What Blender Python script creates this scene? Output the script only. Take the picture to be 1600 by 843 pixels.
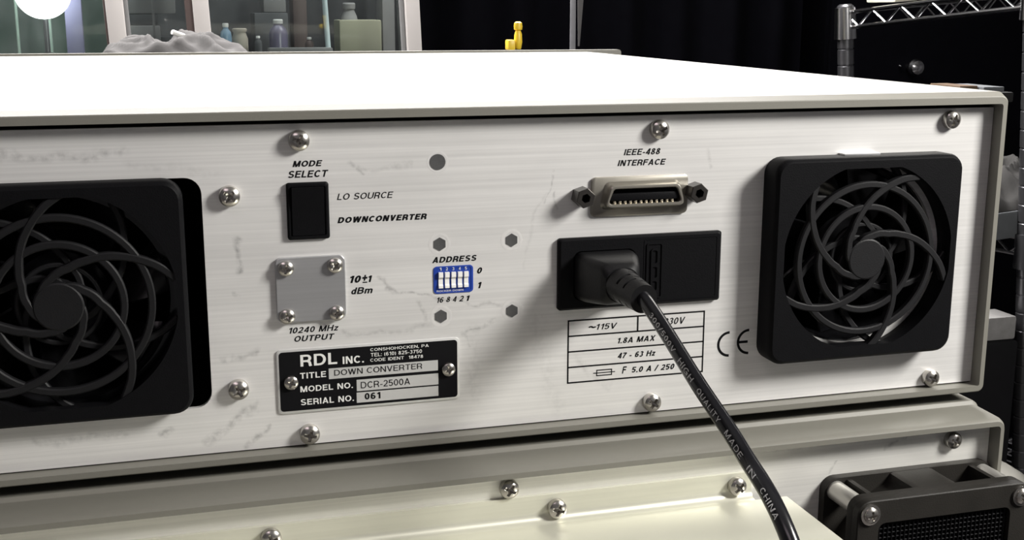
import bpy, bmesh, math, random
from mathutils import Vector, Matrix, noise
random.seed(4)
C = bpy.context.scene.collection
PI = math.pi
for o in list(bpy.data.objects): bpy.data.objects.remove(o)

# ------------------------------------------------------------------ camera, light, exposure
F_PX, YAW, PITCH, ROLL = 1872.975, .2809, .2125, -.0018
CAM = Vector((-344.71, -439.90, 165.80))           # millimetres, like every length below
def cam_axes():
    cy, sy = math.cos(YAW), math.sin(YAW); cp, sp = math.cos(PITCH), math.sin(PITCH)
    r = Vector((cy, -sy, 0)); fw = Vector((sy, cy, 0)); d = Vector((0, 0, -1))
    f2 = fw*cp+d*sp; d2 = d*cp-fw*sp
    cr, sr = math.cos(ROLL), math.sin(ROLL)
    return r*cr+d2*sr, d2*cr-r*sr, f2
AR, AD, AF = cam_axes()
def ray(px, py): return AR*((px-800)/F_PX)+AD*((py-421.5)/F_PX)+AF
def at(px, py, Y):                                  # the point of the plane Y seen at a pixel of the photograph
    d = ray(px, py); return CAM+d*((Y-CAM.y)/d.y)
def atd(px, py, D): return CAM+ray(px, py)*D        # the point at a distance D along the view axis
cd = bpy.data.cameras.new('camera'); cam = bpy.data.objects.new('camera', cd); C.objects.link(cam)
cd.sensor_width = 36; cd.lens = 36*F_PX/1600; cd.clip_start = .01; cd.clip_end = 50
cam.matrix_world = Matrix.Translation(CAM*.001) @ Matrix((AR, -AD, -AF)).transposed().to_4x4()
bpy.context.scene.camera = cam

w = bpy.data.worlds.new('world'); bpy.context.scene.world = w; w.use_nodes = True
w.node_tree.nodes['Background'].inputs[0].default_value = (.75, .75, .85, 1)
w.node_tree.nodes['Background'].inputs[1].default_value = .02
def area(name, loc, aim, sx, sy, watts, col):
    l = bpy.data.lights.new(name, 'AREA'); l.shape = 'RECTANGLE'; l.size = sx; l.size_y = sy; l.energy = watts; l.color = col
    o = bpy.data.objects.new(name, l); C.objects.link(o); o.location = loc
    o.rotation_euler = (Vector(aim)-Vector(loc)).to_track_quat('-Z', 'Y').to_euler(); return o
area('bench_lamp_light', (.44, -.42, .50), (-.10, 0, .04), .21, .21, 14.6, (1, .975, .925))
area('rear_ceiling_light', (-.22, 1.22, 1.05), (-.2, .3, .13), 2.0, .3, 150, (1, .97, .95))
area('front_ceiling_light', (-1.0, -1.1, 1.74), (-.4, 0, 0), 1.0, .6, 5.5, (1, .84, .91))
vs = bpy.context.scene.view_settings
vs.view_transform = 'Standard'; vs.look = 'None'; vs.gamma = 1; vs.use_curve_mapping = False; vs.exposure = 0.0

# ------------------------------------------------------------------ materials
def nodes(name):
    m = bpy.data.materials.new(name); m.use_nodes = True
    nt = m.node_tree; return m, nt, nt.nodes['Principled BSDF']
def N(nt, t, **k):
    n = nt.nodes.new(t)
    for a, b in k.items():
        if a in n.inputs.keys(): n.inputs[a].default_value = b
        else: setattr(n, a, b)
    return n
def mat(name, col, rough=.5, metal=0, noise_amt=.06, scale=60, bump=0, bscale=None, coat=0, spec=None):
    m, nt, b = nodes(name)
    tc = N(nt, 'ShaderNodeTexCoord'); nz = N(nt, 'ShaderNodeTexNoise', Scale=scale, Detail=4.0)
    nt.links.new(tc.outputs['Object'], nz.inputs['Vector'])
    mr = N(nt, 'ShaderNodeMapRange'); mr.inputs[3].default_value = 1-noise_amt; mr.inputs[4].default_value = 1+noise_amt
    nt.links.new(nz.outputs[0], mr.inputs[0])
    mx = N(nt, 'ShaderNodeMix', data_type='RGBA', blend_type='MULTIPLY'); mx.inputs[0].default_value = 1
    mx.inputs[6].default_value = (*col, 1); nt.links.new(mr.outputs[0], mx.inputs[7]); nt.links.new(mx.outputs[2], b.inputs['Base Color'])
    b.inputs['Roughness'].default_value = rough; b.inputs['Metallic'].default_value = metal
    if coat: b.inputs['Coat Weight'].default_value = coat
    if spec is not None: b.inputs['Specular IOR Level'].default_value = spec
    if bump:
        n2 = N(nt, 'ShaderNodeTexNoise', Scale=bscale or 900, Detail=2.0); nt.links.new(tc.outputs['Object'], n2.inputs['Vector'])
        bp = N(nt, 'ShaderNodeBump', Strength=bump, Distance=.0003); nt.links.new(n2.outputs[0], bp.inputs['Height'])
        nt.links.new(bp.outputs[0], b.inputs['Normal'])
    return m
def brushed(name, col, rough, metal, streak=.08, scuffs_and_shade=(), sx=6, sz=900, smudge=.10):
    m, nt, b = nodes(name); L = nt.links.new
    tc = N(nt, 'ShaderNodeTexCoord')
    mp = N(nt, 'ShaderNodeMapping'); mp.inputs['Scale'].default_value = (sx, sx, sz); L(tc.outputs['Object'], mp.inputs[0])
    nz = N(nt, 'ShaderNodeTexNoise', Scale=1.0, Detail=3.0); L(mp.outputs[0], nz.inputs['Vector'])
    mp2 = N(nt, 'ShaderNodeMapping'); mp2.inputs['Scale'].default_value = (14, 14, 60); L(tc.outputs['Object'], mp2.inputs[0])
    n2 = N(nt, 'ShaderNodeTexNoise', Scale=1.0, Detail=5.0); L(mp2.outputs[0], n2.inputs['Vector'])
    a = N(nt, 'ShaderNodeMapRange'); a.inputs[1].default_value = .3; a.inputs[2].default_value = .7
    a.inputs[3].default_value = 1-streak; a.inputs[4].default_value = 1+streak; L(nz.outputs[0], a.inputs[0])
    c = N(nt, 'ShaderNodeMapRange'); c.inputs[1].default_value = .35; c.inputs[2].default_value = .7
    c.inputs[3].default_value = 1.0; c.inputs[4].default_value = 1-smudge; L(n2.outputs[0], c.inputs[0])
    mu = N(nt, 'ShaderNodeMath', operation='MULTIPLY'); L(a.outputs[0], mu.inputs[0]); L(c.outputs[0], mu.inputs[1])
    val = mu.outputs[0]
    if scuffs_and_shade:                                      # grey strokes in the metal's colour: rubbed wear, and a painted cable shadow
        n3 = N(nt, 'ShaderNodeTexNoise', Scale=420.0, Detail=4.0); L(tc.outputs['Object'], n3.inputs['Vector'])
        n4 = N(nt, 'ShaderNodeTexNoise', Scale=70.0, Detail=3.0); L(tc.outputs['Object'], n4.inputs['Vector'])
        sb = N(nt, 'ShaderNodeVectorMath', operation='SUBTRACT'); L(n4.outputs[1], sb.inputs[0]); sb.inputs[1].default_value = (.5, .5, .5)
        sc = N(nt, 'ShaderNodeVectorMath', operation='SCALE'); L(sb.outputs[0], sc.inputs[0]); sc.inputs['Scale'].default_value = .012
        ad = N(nt, 'ShaderNodeVectorMath', operation='ADD'); L(tc.outputs['Object'], ad.inputs[0]); L(sc.outputs[0], ad.inputs[1])
        tot = None
        for (x0, z0, x1, z1, wd, k) in scuffs_and_shade:
            p = Vector((x0, 0, z0))*.001; q = Vector((x1, 0, z1))*.001; d = q-p
            s1 = N(nt, 'ShaderNodeVectorMath', operation='SUBTRACT'); L(ad.outputs[0], s1.inputs[0]); s1.inputs[1].default_value = p
            s2 = N(nt, 'ShaderNodeVectorMath', operation='MULTIPLY'); L(s1.outputs[0], s2.inputs[0]); s2.inputs[1].default_value = (1, 0, 1)
            dt = N(nt, 'ShaderNodeVectorMath', operation='DOT_PRODUCT'); L(s2.outputs[0], dt.inputs[0]); dt.inputs[1].default_value = d/max(d.length_squared, 1e-9)
            cl = N(nt, 'ShaderNodeClamp'); L(dt.outputs['Value'], cl.inputs[0])
            pr = N(nt, 'ShaderNodeVectorMath', operation='SCALE'); pr.inputs[0].default_value = d; L(cl.outputs[0], pr.inputs['Scale'])
            ds = N(nt, 'ShaderNodeVectorMath', operation='DISTANCE'); L(s2.outputs[0], ds.inputs[0]); L(pr.outputs[0], ds.inputs[1])
            r = N(nt, 'ShaderNodeMapRange'); r.inputs[1].default_value = 0; r.inputs[2].default_value = wd*.001
            r.inputs[3].default_value = k; r.inputs[4].default_value = 0; L(ds.outputs['Value'], r.inputs[0])
            if tot is None: tot = r.outputs[0]
            else:
                mxn = N(nt, 'ShaderNodeMath', operation='MAXIMUM'); L(tot, mxn.inputs[0]); L(r.outputs[0], mxn.inputs[1]); tot = mxn.outputs[0]
        r3 = N(nt, 'ShaderNodeMapRange'); r3.inputs[1].default_value = .35; r3.inputs[2].default_value = .65; L(n3.outputs[0], r3.inputs[0])
        m3 = N(nt, 'ShaderNodeMath', operation='MULTIPLY'); L(tot, m3.inputs[0]); L(r3.outputs[0], m3.inputs[1])
        iv = N(nt, 'ShaderNodeMath', operation='SUBTRACT'); iv.inputs[0].default_value = 1; L(m3.outputs[0], iv.inputs[1])
        m4 = N(nt, 'ShaderNodeMath', operation='MULTIPLY'); L(val, m4.inputs[0]); L(iv.outputs[0], m4.inputs[1]); val = m4.outputs[0]
    mx = N(nt, 'ShaderNodeMix', data_type='RGBA', blend_type='MULTIPLY'); mx.inputs[0].default_value = 1
    mx.inputs[6].default_value = (*col, 1); L(val, mx.inputs[7]); L(mx.outputs[2], b.inputs['Base Color'])
    b.inputs['Metallic'].default_value = metal; b.inputs['Roughness'].default_value = rough
    b.inputs['Anisotropic'].default_value = .55
    bp = N(nt, 'ShaderNodeBump', Strength=.22, Distance=.00006); L(nz.outputs[0], bp.inputs['Height']); L(bp.outputs[0], b.inputs['Normal'])
    return m
def emit(name, col, s):
    m, nt, b = nodes(name); b.inputs['Base Color'].default_value = (*col, 1)
    b.inputs['Emission Color'].default_value = (*col, 1); b.inputs['Emission Strength'].default_value = s; return m
def glass(name, dirt, col=(.8, .85, .85)):
    m = bpy.data.materials.new(name); m.use_nodes = True; nt = m.node_tree; nt.nodes.clear(); L = nt.links.new
    out = N(nt, 'ShaderNodeOutputMaterial'); tr = N(nt, 'ShaderNodeBsdfTransparent'); tr.inputs[0].default_value = (.93, .96, .95, 1)
    gl = N(nt, 'ShaderNodeBsdfGlossy', Roughness=.03); di = N(nt, 'ShaderNodeBsdfTranslucent'); di.inputs[0].default_value = (*col, 1)
    d2 = N(nt, 'ShaderNodeBsdfDiffuse'); d2.inputs[0].default_value = (*col, 1)
    ds = N(nt, 'ShaderNodeMixShader'); ds.inputs[0].default_value = .5; L(di.outputs[0], ds.inputs[1]); L(d2.outputs[0], ds.inputs[2])
    fr = N(nt, 'ShaderNodeFresnel', IOR=1.45); m1 = N(nt, 'ShaderNodeMixShader'); L(fr.outputs[0], m1.inputs[0]); L(tr.outputs[0], m1.inputs[1]); L(gl.outputs[0], m1.inputs[2])
    tc = N(nt, 'ShaderNodeTexCoord'); mp = N(nt, 'ShaderNodeMapping'); mp.inputs['Scale'].default_value = (30, 30, 9); L(tc.outputs['Object'], mp.inputs[0])
    nz = N(nt, 'ShaderNodeTexNoise', Scale=1.0, Detail=6.0); L(mp.outputs[0], nz.inputs['Vector'])
    r = N(nt, 'ShaderNodeMapRange'); r.inputs[1].default_value = .4; r.inputs[2].default_value = .75; r.inputs[3].default_value = dirt*.35; r.inputs[4].default_value = dirt*1.6; L(nz.outputs[0], r.inputs[0])
    m2 = N(nt, 'ShaderNodeMixShader'); L(r.outputs[0], m2.inputs[0]); L(m1.outputs[0], m2.inputs[1]); L(ds.outputs[0], m2.inputs[2]); L(m2.outputs[0], out.inputs[0])
    return m
def mm_at(px, py, Y=0): p = at(px, py, Y); return p.x, p.z
SC = []
for (x0, y0, x1, y1, wd, k) in [(-5, 246, 190, 240, 2.6, .28), (200, 262, 330, 268, 2.2, .10), (371, 372, 373, 420, 1.6, .45), (545, 253, 565, 268, 1.5, .35), (560, 258, 640, 262, 1.4, .18),
    (594, 430, 606, 446, 1.3, .4), (604, 446, 690, 463, 1.1, .45), (690, 463, 800, 478, 1.0, .30), (540, 517, 612, 514, 1.6, .28), (612, 514, 680, 506, 1.6, .22), (720, 520, 765, 500, 1.2, .34), (735, 540, 722, 515, 1.2, .25),
    (655, 476, 672, 500, 1.4, .30), (320, 692, 392, 640, 2.2, .32), (250, 684, 262, 672, 1.8, .4), (395, 690, 424, 664, 1.6, .4), (352, 562, 400, 552, 1.8, .34), (356, 460, 366, 466, 1.4, .35), (852, 315, 864, 262, .9, .35), (868, 300, 872, 330, .9, .3),
    (1100, 238, 1112, 262, 1.2, .26), (740, 510, 745, 620, 4.0, .12), (896, 560, 950, 610, 2.4, .16), (820, 420, 850, 300, 1.0, .14), (840, 500, 870, 640, 5.0, .10), (60, 690, 200, 676, 2.0, .22)]:  # the widest stroke paints the cable's soft shadow into the panel colour
    a, b_ = mm_at(x0, y0); c, d_ = mm_at(x1, y1); SC.append((a, b_, c, d_, wd, k))
SC2 = []
for (x0, y0, x1, y1, wd, k) in [(1385, 700, 1415, 686, 1.2, .35), (1300, 737, 1308, 716, 1.0, .35)]:
    a, b_ = mm_at(x0, y0, -15.7); c, d_ = mm_at(x1, y1, -15.7); SC2.append((a, b_, c, d_, wd, k))
M = dict(
    paint=mat('putty_paint', (.165, .16, .138), .5, 0, .04, 300, .10, 2200),
    panel=brushed('brushed_panel', (.86, .85, .835), .42, .40, .07, SC),
    panel2=brushed('brushed_lower_panel', (.84, .83, .79), .42, .40, .07, SC2),
    bracket=brushed('yellowed_aluminium', (.66, .655, .56), .34, .40, .05, (), 5, 400),
    plate=brushed('dull_aluminium', (.50, .50, .51), .38, .65, .05, (), 8, 700),
    silver=mat('silver_label', (.62, .62, .61), .4, .4, .03, 300),
    steel=mat('screw_steel', (.50, .48, .45), .24, .95, .10, 900),
    recess=mat('screw_recess', (.10, .09, .08), .5, .7),
    studm=mat('stud_grey', (.19, .19, .19), .35, .75, .15, 1500),
    halo=mat('pressed_ring', (.74, .73, .72), .48, .40, .04, 300),
    nickel=mat('nickel_shell', (.34, .32, .28), .36, .8, .08, 400),
    blackmetal=mat('blackened_brass', (.05, .046, .043), .38, .7, .1, 400),
    gold=mat('contact_gold', (.85, .75, .58), .25, .9),
    plastic=mat('black_plastic', (.0048, .0048, .0056), .5, 0, .12, 500, .25, 1800, spec=.08),
    guard=mat('guard_plastic', (0.0042, .0042, .005), .55, 0, .2, 250, .25, 1800, spec=.08),
    grille=mat('grille_plastic', (.0068, .0068, .0078), .55, 0, .25, 250, .2, 1800, spec=.25),
    gloss=mat('glossy_black', (.008, .008, .009), .12, 0, .1, 200),
    fanbody=mat('dusty_fan_plastic', (.017, .0155, .0135), .55, 0, .45, 60, .3, 1500, spec=.2),
    tube=mat('grey_spacer', (.50, .49, .46), .3, .6, .06, 200),
    ink=mat('black_ink', (.005, .005, .006), .6, 0, .05, 300, spec=.1),
    white=mat('white_print', (.70, .70, .68), .6, 0, .05, 300),
    cableprint=mat('white_cable_print', (.60, .60, .59), .5, 0, .3, 900),
    blue=mat('dip_blue', (.012, .045, .30), .4, 0, .05, 300),
    lever=mat('white_lever', (.80, .80, .78), .4, 0, .03, 300),
    cable=mat('cable_pvc', (.008, .008, .010), .22, 0, .1, 300),
    plug=mat('plug_rubber', (.0055, .0055, .0062), .45, 0, .12, 400, .2, 1500, spec=.25),
    dark=mat('inside_black', (.004, .004, .004), .9),
    bench=mat('bench_top', (.05, .045, .045), .6, 0, .2, 20),
    floor=mat('dark_carpet', (.035, .032, .033), .95, 0, .3, 120, .5, 300),
    wall=mat('grey_wall', (.10, .10, .105), .9, 0, .06, 4),
    ceil=mat('white_ceiling', (.40, .40, .39), .9, 0, .04, 6),
    curtain=mat('black_drape', (.0016, .0016, .0024), .95, 0, .2, 40, spec=.02),
    case=mat('black_case', (.006, .006, .007), .7, 0, .2, 60, spec=.2),
    frame=mat('white_window_frame', (.58, .55, .53), .45, 0, .03, 30),
    brown=mat('brown_seal', (.085, .06, .055), .6, 0, .1, 60),
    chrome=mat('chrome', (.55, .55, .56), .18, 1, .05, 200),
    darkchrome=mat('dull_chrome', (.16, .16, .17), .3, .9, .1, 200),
    cloth=mat('grey_cloth', (.055, .053, .0525), .9, 0, .12, 60, .3, 300, spec=.15),
    yellow=mat('yellow_plastic', (.72, .50, .03), .4, 0, .06, 60),
    green=mat('green_board', (.075, .12, .095), .8, 0, .5, 18),
    palegreen=mat('pale_green_plastic', (.42, .55, .46), .6, 0, .1, 20),
    purple=mat('lilac_plastic', (.34, .32, .52), .6, 0, .1, 20),
    greybox=mat('grey_carton', (.20, .20, .20), .8, 0, .15, 40),
    greyboxd=mat('dark_grey_carton', (.07, .075, .08), .8, 0, .3, 40),
    olive=mat('olive_carton', (.28, .28, .20), .8, 0, .1, 30),
    cream=mat('cream_card', (.62, .60, .50), .7, 0, .06, 30),
    beige=mat('beige_jar', (.42, .38, .32), .6, 0, .1, 40),
    bluejar=mat('blue_jar', (.22, .36, .50), .3, 0, .1, 40),
    violet=mat('violet_jar', (.13, .12, .19), .3, 0, .1, 40),
    palerod=mat('pale_blue_rod', (.55, .66, .68), .4, 0, .04, 30),
    wood=mat('brown_wood', (.06, .032, .013), .6, 0, .2, 30),
    slab=mat('white_foam', (.24, .235, .23), .85, 0, .25, 90, .6, 120),
    greycloth=mat('dark_grey_cloth', (.022, .021, .020), .9, 0, .2, 30, .3, 200),
    webbing=mat('grey_webbing', (.17, .17, .18), .7, 0, .2, 80),
    tub=mat('white_tub', (.42, .41, .37), .5, 0, .04, 20),
    bulb=emit('lamp_globe_glow', (.93, 1, .97), 6.5),
    pane=glass('dusty_pane', .055), pane2=glass('clear_pane', .03, (.6, .62, .62)),
)

# ------------------------------------------------------------------ building helpers (all lengths in millimetres)
WLOC = {}
def rr(x0, x1, z0, z1, r, n=6):                     # rounded rectangle, anticlockwise
    out = []
    for (cx, cz, a0) in ((x1-r, z0+r, -PI/2), (x1-r, z1-r, 0), (x0+r, z1-r, PI/2), (x0+r, z0+r, PI)):
        for i in range(n+1):
            a = a0+PI/2*i/n; out.append((cx+r*math.cos(a), cz+r*math.sin(a)))
    return out
def circ(cx, cz, r, n=48, a0=0): return [(cx+r*math.cos(a0+2*PI*i/n), cz+r*math.sin(a0+2*PI*i/n)) for i in range(n)]
def polar(cx, cz, f, n=96): return [(cx+f(2*PI*i/n)*math.cos(2*PI*i/n), cz+f(2*PI*i/n)*math.sin(2*PI*i/n)) for i in range(n)]
def rrad(hw, hh, r):                                # radius of a rounded rectangle along an angle
    def f(a):
        c, s = abs(math.cos(a)), abs(math.sin(a)); lo, hi = 0, hw+hh
        for _ in range(40):
            t = (lo+hi)/2; qx, qz = t*c-(hw-r), t*s-(hh-r)
            d = math.hypot(max(qx, 0), max(qz, 0))+min(max(qx, qz), 0)-r
            if d < 0: lo = t
            else: hi = t
        return lo
    return f
class MB:
    def __init__(s, xf=None): s.v = []; s.f = []; s.xf = xf
    def add(s, vs, fs):
        k = len(s.v); s.v += [Vector(p) for p in vs]; s.f += [tuple(i+k for i in f) for f in fs]; return s
    def loft(s, secs, closed=False, cap0=True, cap1=True):
        n = len(secs[0]); k = len(s.v); m = len(secs)
        for q in secs: s.v += [Vector(p) for p in q]
        for j in range(m if closed else m-1):
            a = k+j*n; b = k+((j+1) % m)*n
            for i in range(n): s.f.append((a+i, a+(i+1) % n, b+(i+1) % n, b+i))
        if not closed:
            if cap0: s.f.append(tuple(k+i for i in reversed(range(n))))
            if cap1: s.f.append(tuple(k+(m-1)*n+i for i in range(n)))
        return s
    def pan(s, secs, **k):                          # sections (outline in X,Z ; height t out of the panel plane Y=base)
        base = k.pop('base', 0); return s.loft([[(x, base-t, z) for x, z in q] for q, t in secs], **k)
    def box(s, x0, x1, y0, y1, z0, z1, b=0, seg=2):
        bm = bmesh.new(); bmesh.ops.create_cube(bm, size=1)
        for v in bm.verts: v.co = Vector(((x0+x1)/2+v.co.x*(x1-x0), (y0+y1)/2+v.co.y*(y1-y0), (z0+z1)/2+v.co.z*(z1-z0)))
        if b: bmesh.ops.bevel(bm, geom=bm.edges[:]+bm.verts[:], offset=b, segments=seg, profile=.6, affect='EDGES')
        bm.verts.index_update(); s.add([v.co.copy() for v in bm.verts], [[v.index for v in f.verts] for f in bm.faces]); bm.free(); return s
    def tube(s, pts, r, n=14, cap=True):
        pts = [Vector(p) for p in pts]; rs = r if isinstance(r, (list, tuple)) else [r]*len(pts)
        secs = []; up = None
        for i, p in enumerate(pts):
            t = (pts[min(i+1, len(pts)-1)]-pts[max(i-1, 0)]).normalized()
            if up is None: up = t.orthogonal().normalized()
            up = (up-t*up.dot(t)).normalized(); sd = t.cross(up)
            secs.append([p+up*math.cos(2*PI*j/n)*rs[i]+sd*math.sin(2*PI*j/n)*rs[i] for j in range(n)])
        return s.loft(secs, cap0=cap, cap1=cap)
    def lathe(s, prof, c, axis='z', n=32):          # profile [(radius, height)]
        c = Vector(c); secs = []
        for r, h in prof:
            q = []
            for j in range(n):
                a = 2*PI*j/n; x, y = r*math.cos(a), r*math.sin(a)
                q.append(c+Vector({'z': (x, y, h), 'y': (x, -h, y), 'x': (h, x, y)}[axis]))
            secs.append(q)
        return s.loft(secs)
    def fill(s, outer, holes, t0, t1, base=0):      # flat plate with holes
        cu = bpy.data.curves.new('t', 'CURVE'); cu.dimensions = '2D'; cu.fill_mode = 'BOTH'; cu.extrude = (t1-t0)/2
        for q in [outer]+list(holes):
            sp = cu.splines.new('POLY'); sp.points.add(len(q)-1); sp.use_cyclic_u = True
            for p, (x, z) in zip(sp.points, q): p.co = (x, z, 0, 1)
        o = bpy.data.objects.new('t', cu); me = o.to_mesh()
        s.add([(v.co.x, base-(v.co.z+(t0+t1)/2), v.co.y) for v in me.vertices], [list(p.vertices) for p in me.polygons])
        o.to_mesh_clear(); bpy.data.objects.remove(o); bpy.data.curves.remove(cu); return s
    def strip(s, pts, wd, t0, t1, base=0):          # a bar of rectangular section following a path in the panel plane
        L, R_ = [], []
        for i, p in enumerate(pts):
            a = Vector(pts[max(i-1, 0)]); b = Vector(pts[min(i+1, len(pts)-1)]); d = (b-a).normalized(); n = Vector((-d.y, d.x))*wd/2
            L.append(Vector(p)+n); R_.append(Vector(p)-n)
        e = min(.35*wd, .5)
        secs = []
        for l, r in zip(L, R_):
            m = (r-l).normalized()*e
            secs.append([(l.x, base-t0, l.y), (l.x, base-t1+e, l.y), ((l+m).x, base-t1, (l+m).y), ((r-m).x, base-t1, (r-m).y), (r.x, base-t1+e, r.y), (r.x, base-t0, r.y)])
        return s.loft(secs)
    def build(s, name, m, parent=None, origin=None, ang=35, smooth=True, meta=None):
        vs_ = [(s.xf @ v) if s.xf else v for v in s.v]
        if origin is None:
            lo = [min(v[i] for v in vs_) for i in range(3)]; hi = [max(v[i] for v in vs_) for i in range(3)]
            origin = Vector(((lo[0]+hi[0])/2, (lo[1]+hi[1])/2, lo[2]))
        origin = Vector(origin)
        me = bpy.data.meshes.new(name); me.from_pydata([(v-origin)*.001 for v in vs_], [], s.f); me.materials.append(M[m])
        bm = bmesh.new(); bm.from_mesh(me); bmesh.ops.recalc_face_normals(bm, faces=bm.faces[:]); bm.to_mesh(me); bm.free()
        if smooth:
            me.shade_smooth(); me.set_sharp_from_angle(angle=math.radians(ang))
        o = bpy.data.objects.new(name, me); C.objects.link(o)
        link(o, origin, parent)
        if meta: tag(o, *meta)
        return o
def link(o, origin, parent):
    p = WLOC.get(parent.name, Vector((0, 0, 0))) if parent else Vector((0, 0, 0))
    if parent: o.parent = parent
    o.location = (Vector(origin)-p)*.001; WLOC[o.name] = Vector(origin)
def tag(o, label=None, cat=None, group=None, kind=None):
    if label: o['label'] = label
    if cat: o['category'] = cat
    if group: o['group'] = group
    if kind: o['kind'] = kind
    return o
def empty(name, loc, label, cat, group=None, kind=None):
    o = bpy.data.objects.new(name, None); o.empty_display_size = .02; C.objects.link(o); link(o, loc, None); return tag(o, label, cat, group, kind)
def dup(o, origin, parent, rot=None):
    c = o.copy(); C.objects.link(c); c.parent = None; link(c, origin, parent)
    if rot is not None: c.rotation_euler = rot
    return c
def stroke_glyph(ch, w):                            # one character as pen strokes on a cap height of 1
    h = w/2; S = []
    def A(cx, cy, rx, ry, a0, a1, n=14): S.append([(cx+rx*math.cos(math.radians(a0+(a1-a0)*i/n)), cy+ry*math.sin(math.radians(a0+(a1-a0)*i/n))) for i in range(n+1)])
    def L(*p): S.append(list(p))
    def Vv(x, y0=0, y1=1): L((x, y0), (x, y1))
    def Hh(y, x0, x1): L((x0, y), (x1, y))
    def ell(cx, cy, rx, ry): A(cx, cy, rx, ry, 0, 360, 28)
    t = 1-h
    if ch == 'I': Vv(h); return S, w
    if ch == 'L': Vv(h); Hh(h, 0, .54); return S, .54
    if ch in 'EF':
        Vv(h); Hh(t, 0, .60); Hh(.53, 0, .55)
        if ch == 'E': Hh(h, 0, .61)
        return S, .61 if ch == 'E' else .58
    if ch == 'T': Hh(t, 0, .64); Vv(.32, 0, 1-w*.5); return S, .64
    if ch == 'H': Vv(h); Vv(.70-h); Hh(.53, 0, .7); return S, .70
    if ch == 'N': Vv(h); Vv(.70-h); L((h*1.2, 1), (.70-h*1.2, 0)); return S, .70
    if ch == 'M': Vv(h); Vv(.84-h); L((h*1.3, 1), (.42, 0)); L((.84-h*1.3, 1), (.42, 0)); return S, .84
    if ch == 'A': L((h, 0), (.37, 1)); L((.74-h, 0), (.37, 1)); Hh(.29, .14, .60); return S, .74
    if ch == 'V': L((h, 1), (.35, 0)); L((.70-h, 1), (.35, 0)); return S, .70
    if ch == 'W': L((h, 1), (.27, 0)); L((.27, 0), (.5, 1)); L((.5, 1), (.73, 0)); L((.73, 0), (1-h, 1)); return S, 1.0
    if ch == 'K': Vv(h); L((h, .36), (.64, 1)); L((.27, .58), (.68, 0)); return S, .70
    if ch == 'X': L((h, 0), (.68-h, 1)); L((h, 1), (.68-h, 0)); return S, .68
    if ch == 'Y': L((h, 1), (.34, .42)); L((.68-h, 1), (.34, .42)); Vv(.34, 0, .46); return S, .68
    if ch == 'O': ell(.39, .5, .39-h, .5-h); return S, .78
    if ch == 'Q': ell(.39, .5, .39-h, .5-h); L((.45, .25), (.74, -.02)); return S, .78
    if ch == 'C': A(.37, .5, .37-h, .5-h, 42, 318, 22); return S, .70
    if ch == 'G': A(.38, .5, .38-h, .5-h, 42, 330, 22); Hh(.46, .40, .76); Vv(.76-h, 0.02, .5); return S, .76
    if ch == 'D': Vv(h); Hh(t, 0, .33); Hh(h, 0, .33); A(.33, .5, .39-h, .5-h, -90, 90); return S, .72
    if ch in 'BPR':
        m = .45 if ch != 'B' else .52; r = (1-m)/2
        Vv(h); Hh(t, 0, .38); Hh(m, 0, .38); A(.38, (t+m)/2, .27-h, (t-m)/2, -90, 90)
        if ch == 'B': Hh(h, 0, .38); A(.38, (h+m)/2, .30-h, (m-h)/2, -90, 90)
        if ch == 'R': L((.36, m), (.44, .43), (.53, .36), (.56, .25), (.57, .10), (.61, 0))
        return S, .67
    if ch == 'S':
        A(.33, .74+h*.1, .31-h, .26-h*.9, 18, 180, 12); A(.33, .75, .31-h, .235, 180, 262, 6); L((.295, .525), (.37, .49)); A(.33, .265, .33-h, .235, 82, -10, 7); A(.33, .265, .33-h, .265-h, -10, -165, 12); return S, .66
    if ch == 'U': Vv(h, .32, 1); Vv(.70-h, .32, 1); A(.35, .34, .35-h, .34-h, 180, 360); return S, .70
    if ch == '0': ell(.275, .5, .275-h, .5-h); return S, .55
    if ch == '1': Vv(.33); L((.07, .77), (.20, .80), (.30, .95)); return S, .36+h*.6
    if ch == '2': A(.275, .71, .265-h, .29-h, 165, -25, 14); L((.515-h, .60), (.40, .42), (.18, .24), (h*1.1, h)); Hh(h, 0, .54); return S, .55
    if ch == '3': A(.265, .735, .245-h, .265-h, 160, -85, 14); A(.265, .28, .27-h, .28-h*.9, 88, -160, 16); return S, .54
    if ch == '4': L((.40, 1), (h*.8, .28)); Hh(.27, 0, .56); Vv(.42); return S, .56
    if ch == '5': Hh(t, .09, .50); L((.115, 1), (.075, .48)); A(.265, .33, .275-h, .33-h, 140, -155, 18); return S, .54
    if ch in '69':
        P_ = []
        S2 = S; A(.275, .32, .275-h, .32-h, 0, 360, 24); A(.31, .5, .31-h, .5-h, 50, 190, 14)
        if ch == '9': S[:] = [[(.55-x, 1-y) for x, y in q] for q in S]
        return S, .55
    if ch == '7': Hh(t, 0, .54); L((.50, 1-w*.6), (.33, .58), (.22, .25), (.19, 0)); return S, .54
    if ch == '8': ell(.275, .755, .235-h, .245-h*.9); ell(.275, .275, .275-h, .275-h*.95); return S, .55
    if ch == 'd': ell(.26, .36, .26-h, .37-h); Vv(.53-h); return S, .53
    if ch == 'm': Vv(h, 0, .72); Vv(.42, 0, .5); Vv(.84-h, 0, .5); A((h+.42)/2, .5, (.42-h)/2, .22-h, 180, 0); A((.84-h+.42)/2, .5, (.42-h)/2, .22-h, 180, 0); return S, .84
    if ch == 'z': Hh(.72-h, 0, .46); Hh(h, 0, .47); L((.43-h*.3, .72-h), (h, h)); return S, .47
    if ch == '.': L((h*1.1, 0), (h*1.1, w*1.1)); return S, w*1.1
    if ch == ',': L((h*1.1, w*1.1), (h*1.1, 0), (h*.3, -.14)); return S, w*1.1
    if ch == ':': L((h, 0), (h, w*1.1)); L((h, .55), (h, .55+w*1.1)); return S, w
    if ch == '-': Hh(.36, 0, .30); return S, .30
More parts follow.
